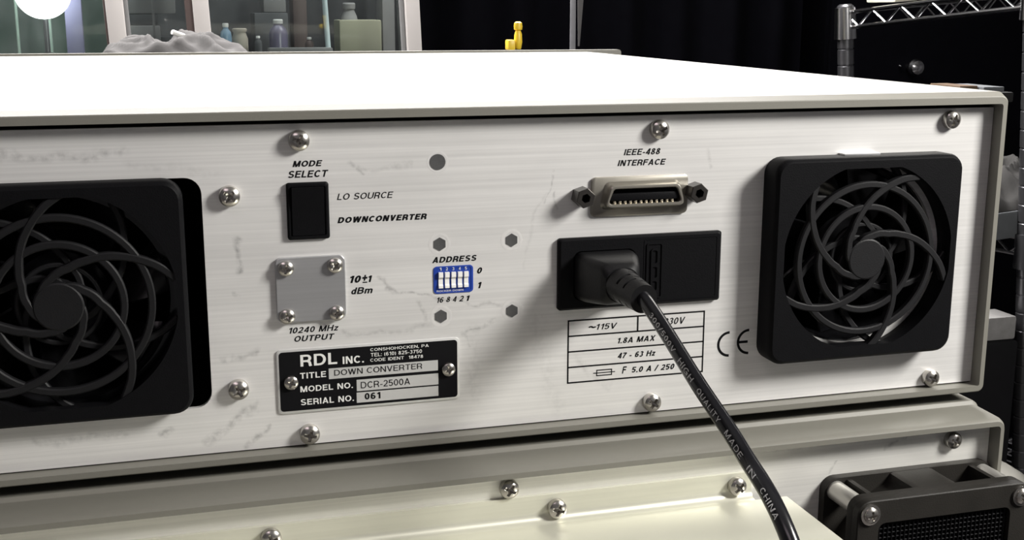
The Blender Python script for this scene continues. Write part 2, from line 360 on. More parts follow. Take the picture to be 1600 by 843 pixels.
    if ch == '/': L((0, -.02), (.30, 1.02)); return S, .30
    if ch == '(': A(.34, .42, .34-h, .62, 130, 230); return S, .22
    if ch == ')': A(-.12, .42, .34-h, .62, 50, -50); return S, .22
    if ch == '+': Hh(.36, 0, .56); L((.28, .08), (.28, .64)); return S, .56
    if ch == '~': L((0, .36), (.06, .45), (.15, .49), (.25, .45), (.35, .37), (.45, .33), (.54, .37), (.60, .46)); return S, .60
    return S, .28
def glyphs(txt, wt=.15, shear=0.0, gap=.13, dense=0):        # a word as flat strokes: points in a plane and faces
    v, f, x0, ns = [], [], 0, 0        # each stroke lies a hair above the one before it
    for ch in txt:
        S, adv = stroke_glyph(ch, wt)
        for q in S:
            if dense: q = [tuple(Vector(q[i]).lerp(Vector(q[i+1]), j/dense)) for i in range(len(q)-1) for j in range(dense)]+[q[-1]]
            k = len(v); n = len(q); ns = (ns+1) % 9
            for i in range(n):
                p = Vector(q[i])
                a = (p-Vector(q[i-1])).normalized() if i else None; b = (Vector(q[i+1])-p).normalized() if i < n-1 else None
                if a is None and q[0] == q[-1] or (a is None and (Vector(q[0])-Vector(q[-1])).length < 1e-6): a = (p-Vector(q[-2])).normalized()
                if b is None and (Vector(q[0])-Vector(q[-1])).length < 1e-6: b = (Vector(q[1])-p).normalized()
                d = ((a or b)+(b or a)).normalized(); c_ = max(.5, d.dot(a or b)); nn = Vector((-d.y, d.x))*wt/2/c_
                for s_ in (1, -1):
                    g = p+nn*s_; v.append((x0+g.x+shear*g.y, g.y, ns*.004))
            f += [(k+2*i, k+2*i+1, k+2*i+3, k+2*i+2) for i in range(n-1)]
        x0 += adv+gap
    return v, f
def fit(v, x0, x1, z0, z1):
    ax, bx = min(p[0] for p in v), max(p[0] for p in v); az, bz = min(p[1] for p in v), max(p[1] for p in v)
    return [(x0+(p[0]-ax)/(bx-ax)*(x1-x0), z0+(p[1]-az)/(bz-az)*(z1-z0), p[2]) for p in v]
def lettering(txt, bl, tr, parent, m='ink', bold=.16, shear=.22, t=.05, base=0, name='lettering'):
    x0, z0 = mm_at(*bl, base-t); x1, z1 = mm_at(*tr, base-t)
    v, f = glyphs(txt, bold, shear); v = fit(v, x0, x1, z0, z1)
    o = MB().add([(x, base-t-h, z) for x, z, h in v], f).build(name, m, parent, smooth=False)
    return o

# ------------------------------------------------------------------ the room
ROOM = (-2300, 2400, -2200, 3300, -900, 1800)
X0, X1, Y0, Y1, Z0, Z1 = ROOM
def struct(name, mb, m, parent=None, **k):
    o = mb.build(name, m, parent, smooth=False, **k); tag(o, kind='structure'); return o
struct('floor', MB().box(X0-60, X1+60, Y0-60, Y1+60, Z0-60, Z0), 'floor')
struct('ceiling', MB().box(X0-60, X1+60, Y0-60, Y1+60, Z1, Z1+60), 'ceil')
struct('wall_left', MB().box(X0-60, X0, Y0, Y1, Z0, Z1), 'wall')
struct('wall_right', MB().box(X1, X1+60, Y0, Y1, Z0, Z1), 'wall')
struct('wall_front', MB().box(X0, X1, Y0-60, Y0, Z0, Z1), 'wall')
struct('wall_back', MB().box(X0, X1, Y1, Y1+60, Z0, Z1), 'wall')

TW = Matrix.Translation((-250, 1400, 150)) @ Matrix.Rotation(math.radians(-2.4), 4, 'Y') @ Matrix.Translation((250, -1400, -150))
win = bpy.data.objects.new('window_1', None); C.objects.link(win); link(win, (-250, 1400, -100), None); tag(win, kind='structure')
def wx(px): return at(px, 35, 1400).x
def post(pa, pb, y0=1385, y1=1425):
    return MB(TW).box(wx(pa), wx(pb), y0, y1, -80, 900, 2)
post(168, 196).build('window_post', 'frame', win); post(196, 203, 1392, 1425).build('shaded_post_side', 'greybox', win)  # narrow grey strip paints the shaded side face of the first post
post(303, 328).build('window_post', 'frame', win); post(291, 303, 1395, 1425).build('window_seal', 'brown', win)
post(632, 654).build('window_post', 'frame', win); post(625, 632, 1395, 1425).build('window_seal', 'greybox', win)
post(164, 168, 1395, 1425).build('window_seal', 'brown', win)
post(-420, -380).build('window_post', 'frame', win)
MB(TW).box(wx(-420), wx(654), 1380, 1440, -120, -80, 3).build('window_sill', 'frame', win)
MB(TW).box(wx(-420), wx(654), 1380, 1440, 900, 950, 3).build('window_head', 'frame', win)
MB(TW).box(wx(-380), wx(165), 1404, 1408, -80, 900).build('window_pane', 'pane', win)
MB(TW).box(wx(203), wx(292), 1404, 1408, -80, 900).build('window_pane', 'pane2', win)
MB(TW).box(wx(328), wx(626), 1404, 1408, -80, 900).build('window_pane', 'pane2', win)
struct('wall_1', MB().box(X0, 60, 1380, 1440, Z0, -128), 'wall')

# behind the window: a store with shelves
area('store_fill_light', (-.25, 1.50, 1.10), (-.25, 1.75, .1), .8, .1, 4.0, (.9, .97, 1))  # added fill that brightens the shelf items, no visible lamp behind it
def P(px, py, Y): return at(px, py, Y)
def flat_item(name, px0, px1, py0, py1, Y, dp, m, label, cat, group=None, b=3):
    a = P(px0, py1, Y); c = P(px1, py0, Y)
    return MB().box(a.x, c.x, Y, Y+dp, a.z, c.z, b).build(name, m, meta=(label, cat, group))
flat_item('backing_board', -300, 196, -340, 190, 1760, 20, 'green', 'dark green backing board behind the left window pane', 'board')
a = P(-300, 96, 1500).z
MB().box(-1000, 60, 1480, 1756, a-18, a, 2).build('store_shelf', 'greyboxd', meta=('dark store shelf running behind the window panes', 'shelf'))
SHZ = a
def stand(name, px0, px1, py0, Y, dp, m, label, cat, group=None, b=3):
    p = P(px0, py0, Y); q = P(px1, py0, Y)
    return MB().box(p.x, q.x, Y, Y+dp, SHZ, p.z, b).build(name, m, meta=(label, cat, group))
stand('plastic_strip', 90, 118, -120, 1560, 12, 'purple', 'wide lilac plastic strip upright behind the left window pane', 'strip')
stand('plastic_strip', 57, 68, -120, 1590, 10, 'palegreen', 'narrow pale green strip upright behind the left window pane', 'strip')
stand('plastic_strip', 19, 24, -20, 1600, 8, 'palegreen', 'thin pale strip at the far left behind the window pane', 'strip')
lamp = empty('work_lamp', (P(66, 14, 1512).x, 1512, SHZ), 'glaring white work lamp glowing behind the left window pane', 'lamp')
lc = P(66, -14, 1512)
MB().lathe([(1, -30), (17, -27), (32, -17), (41, 0), (37, 12), (24, 24), (1, 28)], (lc.x, 1512, lc.z), 'y', 40).build('lamp_globe', 'bulb', lamp)
MB().tube([(lc.x, 1530, SHZ), (lc.x, 1530, lc.z-34)], 4).build('lamp_stem', 'darkchrome', lamp)
MB().lathe([(24, 0), (24, 6), (6, 10)], (lc.x, 1514, SHZ), 'z', 24).build('lamp_base', 'blackmetal', lamp)
# centre pane: stacked grey cartons
for (p0, p1, py, Y, m, lab) in [(196, 250, 40, 1570, 'greybox', 'lower grey carton left behind the middle window pane'), (250, 300, 58, 1590, 'greyboxd', 'low dark carton right behind the middle window pane')]:
    stand('carton', p0, p1, py, Y, 90, m, lab, 'carton', 'cartons behind the middle pane')
zt = P(196, 40, 1570).z
flat_item('carton', 200, 246, 22, 39.5, 1575, 80, 'greyboxd', 'dark flat carton on the grey carton behind the middle pane', 'carton', 'cartons behind the middle pane')
flat_item('carton', 198, 270, -60, 21.5, 1575, 80, 'greybox', 'big grey carton topmost behind the middle window pane', 'carton', 'cartons behind the middle pane')
stand('plastic_tube', 235, 239, -20, 1545, 4, 'greybox', 'thin grey tube upright behind the middle window pane', 'tube', None, 1)
flat_item('backing_board', 216, 660, -340, 190, 1764, 12, 'greyboxd', 'dark grey backing board behind the right window panes', 'board')
# right pane
def bottle(px, r, py_top, Y, m, label, cat='bottle', group='bottles and jars behind the right pane', cap=None, neck=.45):
    p = P(px, py_top, Y); h = p.z-SHZ
    e = empty('bottle' if cat == 'bottle' else 'jar', (p.x, Y, SHZ), label, cat, group)
    MB().lathe([(r*.9, 0), (r, 2), (r, h*.62), (r*.85, h*.74), (r*neck, h*.84), (r*neck, h*.9)], (p.x, Y, SHZ), 'z', 24).build('body', m, e)
    MB().lathe([(r*neck*1.15, h*.88), (r*neck*1.2, h*.97), (r*neck, h)], (p.x, Y, SHZ), 'z', 20).build('cap', cap or m, e); return e
bottle(352, 9, 36, 1545, 'bluejar', 'small pale blue bottle behind the right window pane', cap='white')
bottle(374, 13, 44, 1560, 'beige', 'beige jar beside the pale blue bottle behind glass', 'jar', neck=.75)
bottle(434, 15, 30, 1560, 'violet', 'violet bottle with bright cap behind the right window pane', cap='white')
bottle(403, 6, 56, 1545, 'greyboxd', 'tiny dark bottle with a bright cap left of the violet bottle', cap='white')
bottle(483, 7, 58, 1545, 'brown', 'small brown bottle with bright cap left of the pale rod', cap='white')
bottle(545, 15, 4, 1590, 'greybox', 'tall grey bottle behind the olive carton', neck=.6)
stand('carton', 397, 450, 20, 1640, 90, 'greyboxd', 'dark grey carton behind the violet bottle', 'carton', 'cartons behind the right pane')
flat_item('carton', 412, 446, -14, 19.5, 1645, 80, 'greybox', 'light grey carton topmost behind the violet bottle', 'carton', 'cartons behind the right pane')
stand('carton', 456, 478, -30, 1660, 60, 'brown', 'tall brown carton between violet bottle and pale rod', 'carton', 'cartons behind the right pane')
stand('carton', 530, 596, 31, 1555, 70, 'olive', 'olive carton behind the right end of the window', 'carton', 'cartons behind the right pane')
stand('carton', 596, 616, -40, 1600, 60, 'greybox', 'tall narrow grey carton right of the olive carton', 'carton', 'cartons behind the right pane')
p = P(505, -60, 1530); q = P(514, 75, 1530)
MB(TW).tube([(p.x+1, 1530, p.z+40), (q.x-3, 1530, SHZ+1)], 4.2).build('pale_rod', 'palerod', meta=('pale blue rod leaning upright behind the right window pane', 'rod'))
stand('tray', 420, 520, 75, 1500, 26, 'greybox', 'shallow grey tray on the store shelf behind the right pane', 'tray', None, 2)

# black drape right of the window, and what hangs there
def drape(x0, x1, Y, z0, z1):
    n = 90; a = []; b = []
    for i in range(n+1):
        t = i/n; x = x0+(x1-x0)*t; y = Y+16*math.sin(t*46)+9*math.sin(t*21+1); a.append((x, y, z0)); b.append((x, y, z1))
    th = [(p[0], p[1]+4, p[2]) for p in a]; tb = [(p[0], p[1]+4, p[2]) for p in b]
    m = MB(); m.v = [Vector(p) for p in a+b+tb+th]; k = n+1
    for i in range(n):
        m.f += [(i, i+1, k+i+1, k+i), (k+i, k+i+1, 2*k+i+1, 2*k+i), (2*k+i, 2*k+i+1, 3*k+i+1, 3*k+i), (3*k+i, 3*k+i+1, i+1, i)]
    return m
drape(70, 790, 1560, -880, 1500).build('black_drape', 'curtain', meta=('black drape hanging right of the white window', 'drape'))
p = P(893, 0, 1400); q = P(900, 84, 1400)
st = empty('hanging_strap', (p.x, 1400, -100), 'grey webbing strap hanging folded in front of the black drape', 'strap')
sA = MB().box(p.x-2, p.x+7, 1398, 1401, -100, 700, .6); sA.build('strap_tail', 'webbing', st)
t0 = P(907, -20, 1390); t1 = P(905, 72, 1390)
MB().loft([[(t0.x-6, 1388, t0.z+500), (t0.x+8, 1388, t0.z+500), (t0.x+8, 1391, t0.z+500), (t0.x-6, 1391, t0.z+500)],
           [(t0.x-5, 1388, t0.z), (t0.x+6, 1388, t0.z), (t0.x+6, 1391, t0.z), (t0.x-5, 1391, t0.z)],
           [(t1.x-2, 1388, t1.z), (t1.x, 1388, t1.z), (t1.x, 1391, t1.z), (t1.x-2, 1391, t1.z)]]).build('strap_fold', 'cloth', st)

# bench and the dark case behind the instruments
bench = empty('workbench', (-400, 100, -900), 'dark workbench carrying the two stacked instruments', 'workbench')
MB().box(-1000, 50, -420, 1250, -178, -150, 3).build('bench_top', 'bench', bench)
for (x, y) in ((-960, -380), (10, -380), (-960, 1210), (10, 1210)): MB().box(x-25, x+25, y-25, y+25, -900, -178, 2).build('leg', 'blackmetal', bench)
MB().box(-560, 40, 610, 980, -150, 118, 8).build('equipment_case', 'case', meta=('black equipment case behind the upper instrument', 'case'))

# crumpled grey cloth on the case
def cloth(cx, cy, z0, w_, d_, h_, seed, sq=.45):
    m = MB(); n = 64; k = 40
    for j in range(k+1):
        for i in range(n+1):
            u, v = i/n*2-1, j/k*2-1
            e = max(0, 1-abs(u)**2.2)**sq*max(0, 1-abs(v)**2.2)**.5
            q = Vector((u*2.3+seed, v*2.0, seed))
            r = 1-abs(noise.noise(q))*1.5+.30*noise.noise(q*2.7)+.06*noise.noise(q*6)
            m.v.append(Vector((cx+u*w_/2*(1+.06*noise.noise(q*1.7)), cy+v*d_/2, z0+max(0, h_*e*(.45+.55*r)))))
    for j in range(k):
        for i in range(n): m.f.append((j*(n+1)+i, j*(n+1)+i+1, (j+1)*(n+1)+i+1, (j+1)*(n+1)+i))
    return m
ca = P(160, 87, 720); cb = P(388, 87, 720); ct = P(270, 55, 720)
cl = cloth((ca.x+cb.x)/2, 720, 118.5, cb.x-ca.x+8, 120, ct.z-114, 3.3, .5).build('crumpled_cloth', 'cloth', ang=80, meta=('crumpled grey cloth bundle behind the left end of the upper instrument', 'cloth'))
p = P(269, 50, 700); q = P(300, 63, 712)
MB().tube([p, p*.5+q*.5+Vector((0, 0, .6)), q, q+Vector((12, 6, -6))], 2.3).build('drawstring', 'white', cl)

# yellow fitting on the case
yb = P(806, 84, 690)
yf = empty('yellow_fitting', (yb.x, 690, 118), 'small bright yellow plastic fitting before the black drape', 'fitting')
k = (P(820, 60, 690).x-P(800, 60, 690).x)/20        # mm per pixel there
def yp(px, py): v = P(px, py, 690); return Vector((v.x, 690, v.z))
MB().tube([yp(804, 92), yp(803, 78)], 1.1*k*1.0).build('pin', 'tube', yf)
MB().box(yp(791.5, 70).x, yp(803, 70).x, 684, 696, yp(800, 78).z, yp(800, 62).z, 1.6).build('clip_block', 'yellow', yf)
MB().lathe([(2.2, 0), (3.1, 1), (4.0, 7), (3.6, 14), (2.6, 17.5)], yp(809.5, 77), 'z', 20).build('nozzle_body', 'yellow', yf)
MB().lathe([(2.2, 0), (3.9, 1.2), (4.2, 4), (3.7, 7.5), (2.0, 8.6)], yp(809.5, 48), 'z', 20).build('nozzle_cap', 'yellow', yf)
MB().box(yp(797, 78).x, yp(811, 78).x, 686, 694, 118, yp(805, 77).z, 1).build('foot_block', 'case', yf)

# ------------------------------------------------------------------ wire rack on the right
TR = Matrix.Translation((735, 900, 150)) @ Matrix.Rotation(math.radians(-4.4), 4, 'Y') @ Matrix.Translation((-735, -900, -150))
P2 = atd(1616, 20, 1570); P1 = atd(1322, 20, 1870)
U = Vector((P1.x-P2.x, P1.y-P2.y, 0)); UL = U.length; U.normalize(); V = Vector((U.y, -U.x, 0))
rack = empty('wire_rack', (P2.x, P2.y, -900), 'chrome wire shelving rack with ringed posts behind the right side', 'rack')
def RP(u, v, z): b = Vector((P2.x, P2.y, 0))+U*u+V*v; return Vector((b.x, b.y, z))
R0 = atd(1322, 16, 1870).z; ztop = R0; LONG = 900
def ringed(c, z0, z1):
    prof = [(12.4, z0)]; z = z0+12
    while z < z1-10:
        prof += [(12.7, z-1.6), (11.5, z-.5), (11.5, z+.5), (12.7, z+1.6)]; z += 25.4
    prof.append((12.7, z1)); prof.append((9, z1+3)); return MB(TR).lathe(prof, (c.x, c.y, 0), 'z', 24)
SLOPE = 27                                          # the top shelf is clipped higher on the near post
def lift(p, zt):
    u = (Vector((p.x, p.y, 0))-Vector((P2.x, P2.y, 0))).dot(U); return SLOPE*(1-u/UL) if zt == ztop else 0
def truss(mb_, a, b, zt, zb, n):
    la, lb = lift(a, zt), lift(b, zt)
    mb_.tube([(a.x, a.y, zt+la), (b.x, b.y, zt+lb)], 3.2, 8); mb_.tube([(a.x, a.y, zb+la), (b.x, b.y, zb+lb)], 3.2, 8)
    z = [a.lerp(b, i/(2*n)) for i in range(2*n+1)]
    mb_.tube([(q.x, q.y, (zb if i % 2 else zt)+lift(q, zt)) for i, q in enumerate(z)], 2.1, 8)
cs = [RP(0, 0, 0), RP(UL, 0, 0), RP(0, LONG, 0), RP(UL, LONG, 0)]
for c in cs:
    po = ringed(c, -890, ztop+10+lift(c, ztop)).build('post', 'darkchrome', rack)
zs = [ztop, -140, -640]
for zt in zs:
    sh = MB(TR)
    for (a_, b_, n_) in ((cs[0], cs[1], 6), (cs[2], cs[3], 6), (cs[0], cs[2], 16), (cs[1], cs[3], 16)): truss(sh, a_, b_, zt, zt-23, n_)
    sf = sh.build('shelf', 'chrome', rack)
    wm = MB(TR)
    for i in range(1, 40): wm.tube([RP(2, LONG*i/40, zt+(SLOPE if zt == ztop else 0)), RP(UL-2, LONG*i/40, zt)], 1.5, 6)
    for i in (1, 2): wm.tube([RP(UL*i/3, 2, zt-24+lift(RP(UL*i/3, 0, 0), zt)), RP(UL*i/3, LONG-2, zt-24+lift(RP(UL*i/3, 0, 0), zt))], 2.6, 6)
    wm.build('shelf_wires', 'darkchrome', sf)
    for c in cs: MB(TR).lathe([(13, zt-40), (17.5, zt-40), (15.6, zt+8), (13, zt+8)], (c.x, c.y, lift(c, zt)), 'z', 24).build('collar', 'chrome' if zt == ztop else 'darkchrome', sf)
# things on and around the rack
cb_ = TR.inverted() @ atd(1424, 4, 1790)
MB(TR).box(cb_.x-20, cb_.x+20, cb_.y+12, cb_.y+90, ztop+4.5+lift(cb_, ztop), ztop+60, 3).build('cream_box', 'cream', meta=('cream box on the top shelf of the wire rack', 'box'))
fb_ = TR.inverted() @ atd(1576, 378, 1640); zb = zs[1]+2
MB(TR).box(fb_.x-60, fb_.x+150, fb_.y, fb_.y+170, zb, zb+38, 4).build('flat_box', 'greyboxd', meta=('dark grey box under the grey cloth on the second rack shelf', 'box'))
m_ = cloth(fb_.x+40, fb_.y+85, zb+38.6, 210, 165, 62, 8.1, .6); m_.xf = TR
m_.build('folded_cloth', 'greycloth', ang=80, meta=('grey cloth lying on the dark grey box of the rack', 'cloth'))
sl = atd(1570, 531, 1640)
MB().box(sl.x-190, P2.x+2, sl.y, sl.y+46, sl.z, sl.z+33, 4).build('foam_slab', 'slab', meta=('white foam slab on the tall black crate beside the wire rack', 'slab'))
MB().box(sl.x-210, P2.x+4, sl.y-6, sl.y+110, -900, sl.z-.2, 6).build('black_crate', 'case', meta=('tall black crate on the floor beside the wire rack', 'crate'))
# black cabinet with a chrome knob, far right
kn = atd(1427, 105, 2300)
cab = empty('black_cabinet', (kn.x+60, kn.y+250, -900), 'tall black cabinet with a chrome knob behind the wire rack', 'cabinet')
MB().box(kn.x-175, kn.x+520, kn.y+30, kn.y+500, -900, 900, 4).build('cabinet_body', 'curtain', cab)
MB().box(kn.x-170, kn.x+515, kn.y+18, kn.y+30, -880, 890, 3).build('door', 'curtain', cab)
MB().lathe([(6, -2), (6, 10), (9, 14), (14.5, 20), (16, 27), (13, 34), (6, 38), (1, 38.6)], (kn.x, kn.y+18, kn.z), 'y', 32).build('knob', 'chrome', cab)
MB().lathe([(2, 0), (2.6, 4), (1, 7)], (kn.x-20, kn.y+18, kn.z+2), 'y', 16).build('lock', 'chrome', cab)
# low dark side table carrying a wood block and a flat grey tray
tb = atd(1530, 143, 1450)
tbl = empty('side_table', (tb.x-180, tb.y+50, -900), 'black pedestal table behind the right end of the upper instrument', 'table')
MB().box(tb.x-260, tb.x+34, tb.y-20, tb.y+130, tb.z-12, tb.z, 2).build('table_top', 'dark', tbl)
MB().lathe([(20, -884), (20, tb.z-12)], (tb.x-180, tb.y+55, 0), 'z', 24).build('pedestal', 'blackmetal', tbl)
MB().lathe([(100, -900), (100, -892), (20, -884)], (tb.x-180, tb.y+55, 0), 'z', 32).build('base', 'blackmetal', tbl)
q = atd(1512, 143, 1450)
MB().box(q.x-14, q.x+11, tb.y, tb.y+60, tb.z, tb.z+7, 1).build('wood_block', 'wood', meta=('small brown wood block behind the right end of the instrument', 'block'))
MB().box(q.x+12, q.x+41, tb.y-10, tb.y+60, tb.z, tb.z+6, 1).build('grey_tray', 'greyboxd', meta=('flat grey tray beside the brown wood block', 'tray'))
tz = atd(1592, 745, 1430)
e = MB().lathe([(56, -900), (62, -895), (66, tz.z-40), (64, tz.z-8), (56, tz.z+10), (40, tz.z+20), (20, tz.z+24), (1, tz.z+25)], (tz.x-60, tz.y, 0), 'z', 40)
e.build('plastic_tub', 'tub', meta=('white round-shouldered plastic tub on the floor beyond the lower instrument', 'tub'))

# ------------------------------------------------------------------ screws (one master per kind)
def screw_mesh(r, h, m=64, washer=0):
    # pan head with a cross recess; faces -Y, seat at y=0
    mb = MB(); rad = [0.0]+[r*q for q in (.08, .16, .24, .32, .40, .48, .56, .64, .72, .80, .88, .95, 1.0)]
    def top(x, z, q):
        d = h-min(h, 3.2)*max(0, q/r-.25)**2*.75 if q < r*.999 else h-1.7 if h > 3.5 else h*.45
        a, b = max(abs(x), abs(z)), min(abs(x), abs(z))
        if a < .62*r and b < (.17-.07*a/(.62*r))*r+.02: d -= min(h, 3.2)*.75*(1-.6*a/(.62*r))
        return d
    mb.v.append(Vector((0, -top(0, 0, 0), 0)))
    for q in rad[1:]:
        for j in range(m):
            a = 2*PI*j/m; x, z = q*math.cos(a), q*math.sin(a); mb.v.append(Vector((x, -top(x, z, q), z)))
    for j in range(m): mb.f.append((0, 1+j, 1+(j+1) % m))
    for i in range(len(rad)-2):
        for j in range(m): a = 1+i*m; b = a+m; mb.f.append((a+j, b+j, b+(j+1) % m, a+(j+1) % m))
    k = len(mb.v); a = 1+(len(rad)-2)*m
    for j in range(m): t = 2*PI*j/m; mb.v.append(Vector((r*math.cos(t), 0, r*math.sin(t))))
    for j in range(m): mb.f.append((a+j, k+j, k+(j+1) % m, a+(j+1) % m))
    mb.f.append(tuple(k+j for j in range(m)))
    if washer: mb.pan([(circ(0, 0, washer, 32), 0), (circ(0, 0, washer, 32), .9), (circ(0, 0, washer*.8, 32), 1.0)])
    return mb
SCREW = {}
def screw(x, z, parent, r=3.8, h=4.0, spin=0, base=0, washer=0, name='screw'):
    key = (r, h, washer)
    if key not in SCREW:
        o = screw_mesh(r, h, washer=washer).build(name, 'steel', parent, origin=(0, 0, 0), ang=28); SCREW[key] = o
        link(o, (x, base, z), parent); o.rotation_euler = (0, spin, 0)
    else: o = dup(SCREW[key], (x, base, z), parent, (0, spin, 0))
    return o

# ------------------------------------------------------------------ upper instrument
dc = empty('rack_instrument', (-226, 260, 0), 'upper white rack instrument with two black fan guards on its rear panel', 'instrument')
XL = -492
def sec(x0, x1, z0, z1, r, Y): return [(x, Y, z) for x, z in rr(x0, x1, z0, z1, r)]
MB().loft([sec(XL, 0, 0, 132.8, 3, 520), sec(XL, 0, 0, 132.8, 3, -2.1), sec(XL+.3, -.3, .3, 131.0, 3, -5.7), sec(XL+.7, -.7, .7, 130.6, 3, -6),
           sec(XL+2.6, -2.6, 2.9, 127.8, 1.2, -6), sec(XL+2.6, -2.6, 2.9, 127.8, 1.2, 519)], closed=True).build('cover', 'paint', dc, ang=25)
FL = (-384, 65); FR = (-66.8, 65.0)
pan = MB().fill([(XL+2.8, 3.5), (-2.75, 3.5), (-2.75, 125.9), (XL+2.8, 125.9)], [rr(-434, -333.7, 21.7, 107.6, 6), circ(FR[0], FR[1], 38.5, 64)], -2, 0)
panel = pan.build('rear_panel', 'panel', dc, origin=(0, 0, 0), ang=20)
MB().fill([(XL+2.7, 3.0), (-2.7, 3.0), (-2.7, 127.7), (XL+2.7, 127.7)], [rr(-436, -331, 20, 110, 6), circ(FR[0], FR[1], 40, 64)], -5, -3.2).build('gap_shade_sheet', 'dark', dc)  # black sheet added behind the panel so its edge gaps look fully shaded
MB().loft([sec(-520, 28, -3, 134.4, 2.5, 521), sec(-520, 28, -3, 134.4, 2.5, 527)]).build('front_panel', 'paint', dc)
for x in (-470, -24):
    for y in (40, 470): MB().lathe([(8, -4.4), (9, -4.2), (9, 0)], (x, y, 0), 'z', 24).build('rubber_foot', 'plastic', dc)
for i, (x, z) in enumerate([(-298.6, 119.9), (-157.8, 120.4), (-24.4, 121.2), (-324.1, 100.6), (-324.1, 27.9), (-298.4, 7.9), (-157.9, 7.9), (-24.8, 7.2)]):
    screw(x, z, dc, spin=(.35, -.4, .3, .7, 1.1, .25, .6, .5)[i])

ARM = [(5, 200), (7, 188), (10, 147), (14, 118), (18.5, 103), (23, 92), (28, 81), (32, 73), (36, 65.5), (39, 59), (41, 55)]
def arm(c, off, sgn):
    pts = []
    for i in range(len(ARM)-1):
        (r0, a0), (r1, a1) = ARM[i], ARM[i+1]
        for t in (0, .25, .5, .75):
            r = r0+(r1-r0)*t; a = math.radians(90+sgn*((a0+(a1-a0)*t)-90)+off); pts.append((c[0]+r*math.cos(a), c[1]+r*math.sin(a)))
    return pts
def fan(c, T, rot, parent, box):
    hw, hh = 43.7, 42.9
    fo = MB(); o1 = polar(c[0], c[1], rrad(hw, hh, 7), 240); o2 = polar(c[0], c[1], rrad(hw-.5, hh-.5, 6.6), 240); o3 = polar(c[0], c[1], rrad(hw-1.6, hh-1.6, 5.6), 240)
    op = polar(c[0]+.5, c[1]+.6, lambda a: min(39.8, 37.6/max(abs(math.sin(a)), 1e-6), 39.2/max(abs(math.cos(a)), 1e-6)), 240)
    fr = MB().pan([(o1, .05), (o1, T-2.2), (o2, T-.9), (o3, T), (op, T), (op, T-6), (polar(c[0], c[1], lambda a: 41, 240), T-8), (polar(c[0], c[1], lambda a: 41, 240), .05)], closed=True).build('fan_guard', 'guard', parent, ang=30)
    g = MB()
    g.pan([(circ(c[0], c[1], 8.6, 40), T-3.6), (circ(c[0], c[1], 8.6, 40), T-.6), (circ(c[0], c[1], 8.0, 40), T-.25)])
    for i in range(5): g.strip(arm(c, rot+72*i, 1), 2.9, T-3.6, T-.5)
    for r in (21.8, 31.2):
        q = circ(c[0], c[1], r, 72); g.strip(q+[q[0]], 2.7, T-3.4, T-.8)
    g.build('spiral_grille', 'grille', fr, ang=30)
    g2 = MB(); g2.pan([(circ(c[0], c[1], 9, 32), T-6.4), (circ(c[0], c[1], 9, 32), T-4.2)])
    for i in range(5): g2.strip(arm(c, -rot*.4+20+72*i, -1), 2.6, T-6.3, T-4.0)
    for r in (14,):
        q = circ(c[0], c[1], r, 72); g2.strip(q+[q[0]], 1.9, T-6.2, T-4.2)
    g2.build('inner_grille', 'grille', fr, ang=30)
    # the fan itself, behind the panel
    fb = MB().pan([(polar(c[0], c[1], rrad(box, 42, 5)), -27), (polar(c[0], c[1], rrad(box, 42, 5)), -2.2), (polar(c[0], c[1], lambda a: 37.6), -2.2), (polar(c[0], c[1], lambda a: 36.8), -8), (polar(c[0], c[1], lambda a: 36.8), -27)], closed=True).build('fan_housing', 'gloss', parent, ang=30)
    MB().pan([(circ(c[0], c[1], 17, 40), -26), (circ(c[0], c[1], 17, 40), -6), (circ(c[0], c[1], 15, 40), -4.5)]).build('fan_hub', 'guard', fb)
    bl = MB()
    for i in range(7):
        a0 = 2*PI*i/7
        secs = []
        for j in range(7):
            r = 16.5+(36-16.5)*j/6; tw = math.radians(52-18*j/6); a = a0+.25*j/6; ch = 7+4*j/6
            ct = Vector((math.cos(a), math.sin(a))); tn = Vector((-ct.y, ct.x)); q = []
            for (s_, h_) in ((-1, -.5), (1, -.5), (1, .5), (-1, .5)):
                u = s_*ch*math.cos(tw)-h_*math.sin(tw); t_ = s_*ch*math.sin(tw)+h_*math.cos(tw)
                pt = Vector(c)+ct*r+tn*u; q.append((pt.x, 15+t_*.85, pt.y))
            secs.append(q)
        bl.loft(secs)
    bl.build('fan_blades', 'gloss', fb, ang=40)
    st_ = MB()
    for i in range(4):
        a = PI/4+i*PI/2; st_.strip([(c[0]+r*math.cos(a), c[1]+r*math.sin(a)) for r in (15, 25, 37.5)], 5, -30, -27)
    st_.build('motor_strut', 'guard', fb)
    return fr
gl = fan(FL, 8, 27, dc, 43)
gr = fan(FR, 11, 0, dc, 43)
ta = mm_at(1318, 243, -4); tb_ = mm_at(1374, 240, -4)
MB().box(ta[0], tb_[0], -5, -.1, FR[1]+42.6, FR[1]+43.7, .3).build('filter_tab', 'plate', gr)

# rocker switch
sw = MB().pan([(rr(-303.8, -288.4, 83.4, 104.5, 1), .05), (rr(-303.8, -288.4, 83.4, 104.5, 1), 1.2), (rr(-303.2, -289.0, 84.0, 103.9, .8), 1.7), (rr(-302.6, -289.6, 84.8, 103.1, .6), 1.7), (rr(-302.6, -289.6, 84.8, 103.1, .6), .6)], closed=False).build('mode_switch', 'plastic', dc)
rk = MB(); prof = [(85.0, 1.0), (85.0, 1.6), (93.6, 1.9), (94.3, 2.0), (102.9, 3.2), (102.9, 1.0)]
rk.loft([[(x, -t, z) for z, t in prof] for x in (-302.0, -290.2)]); rk.build('rocker', 'plastic', sw, ang=15)

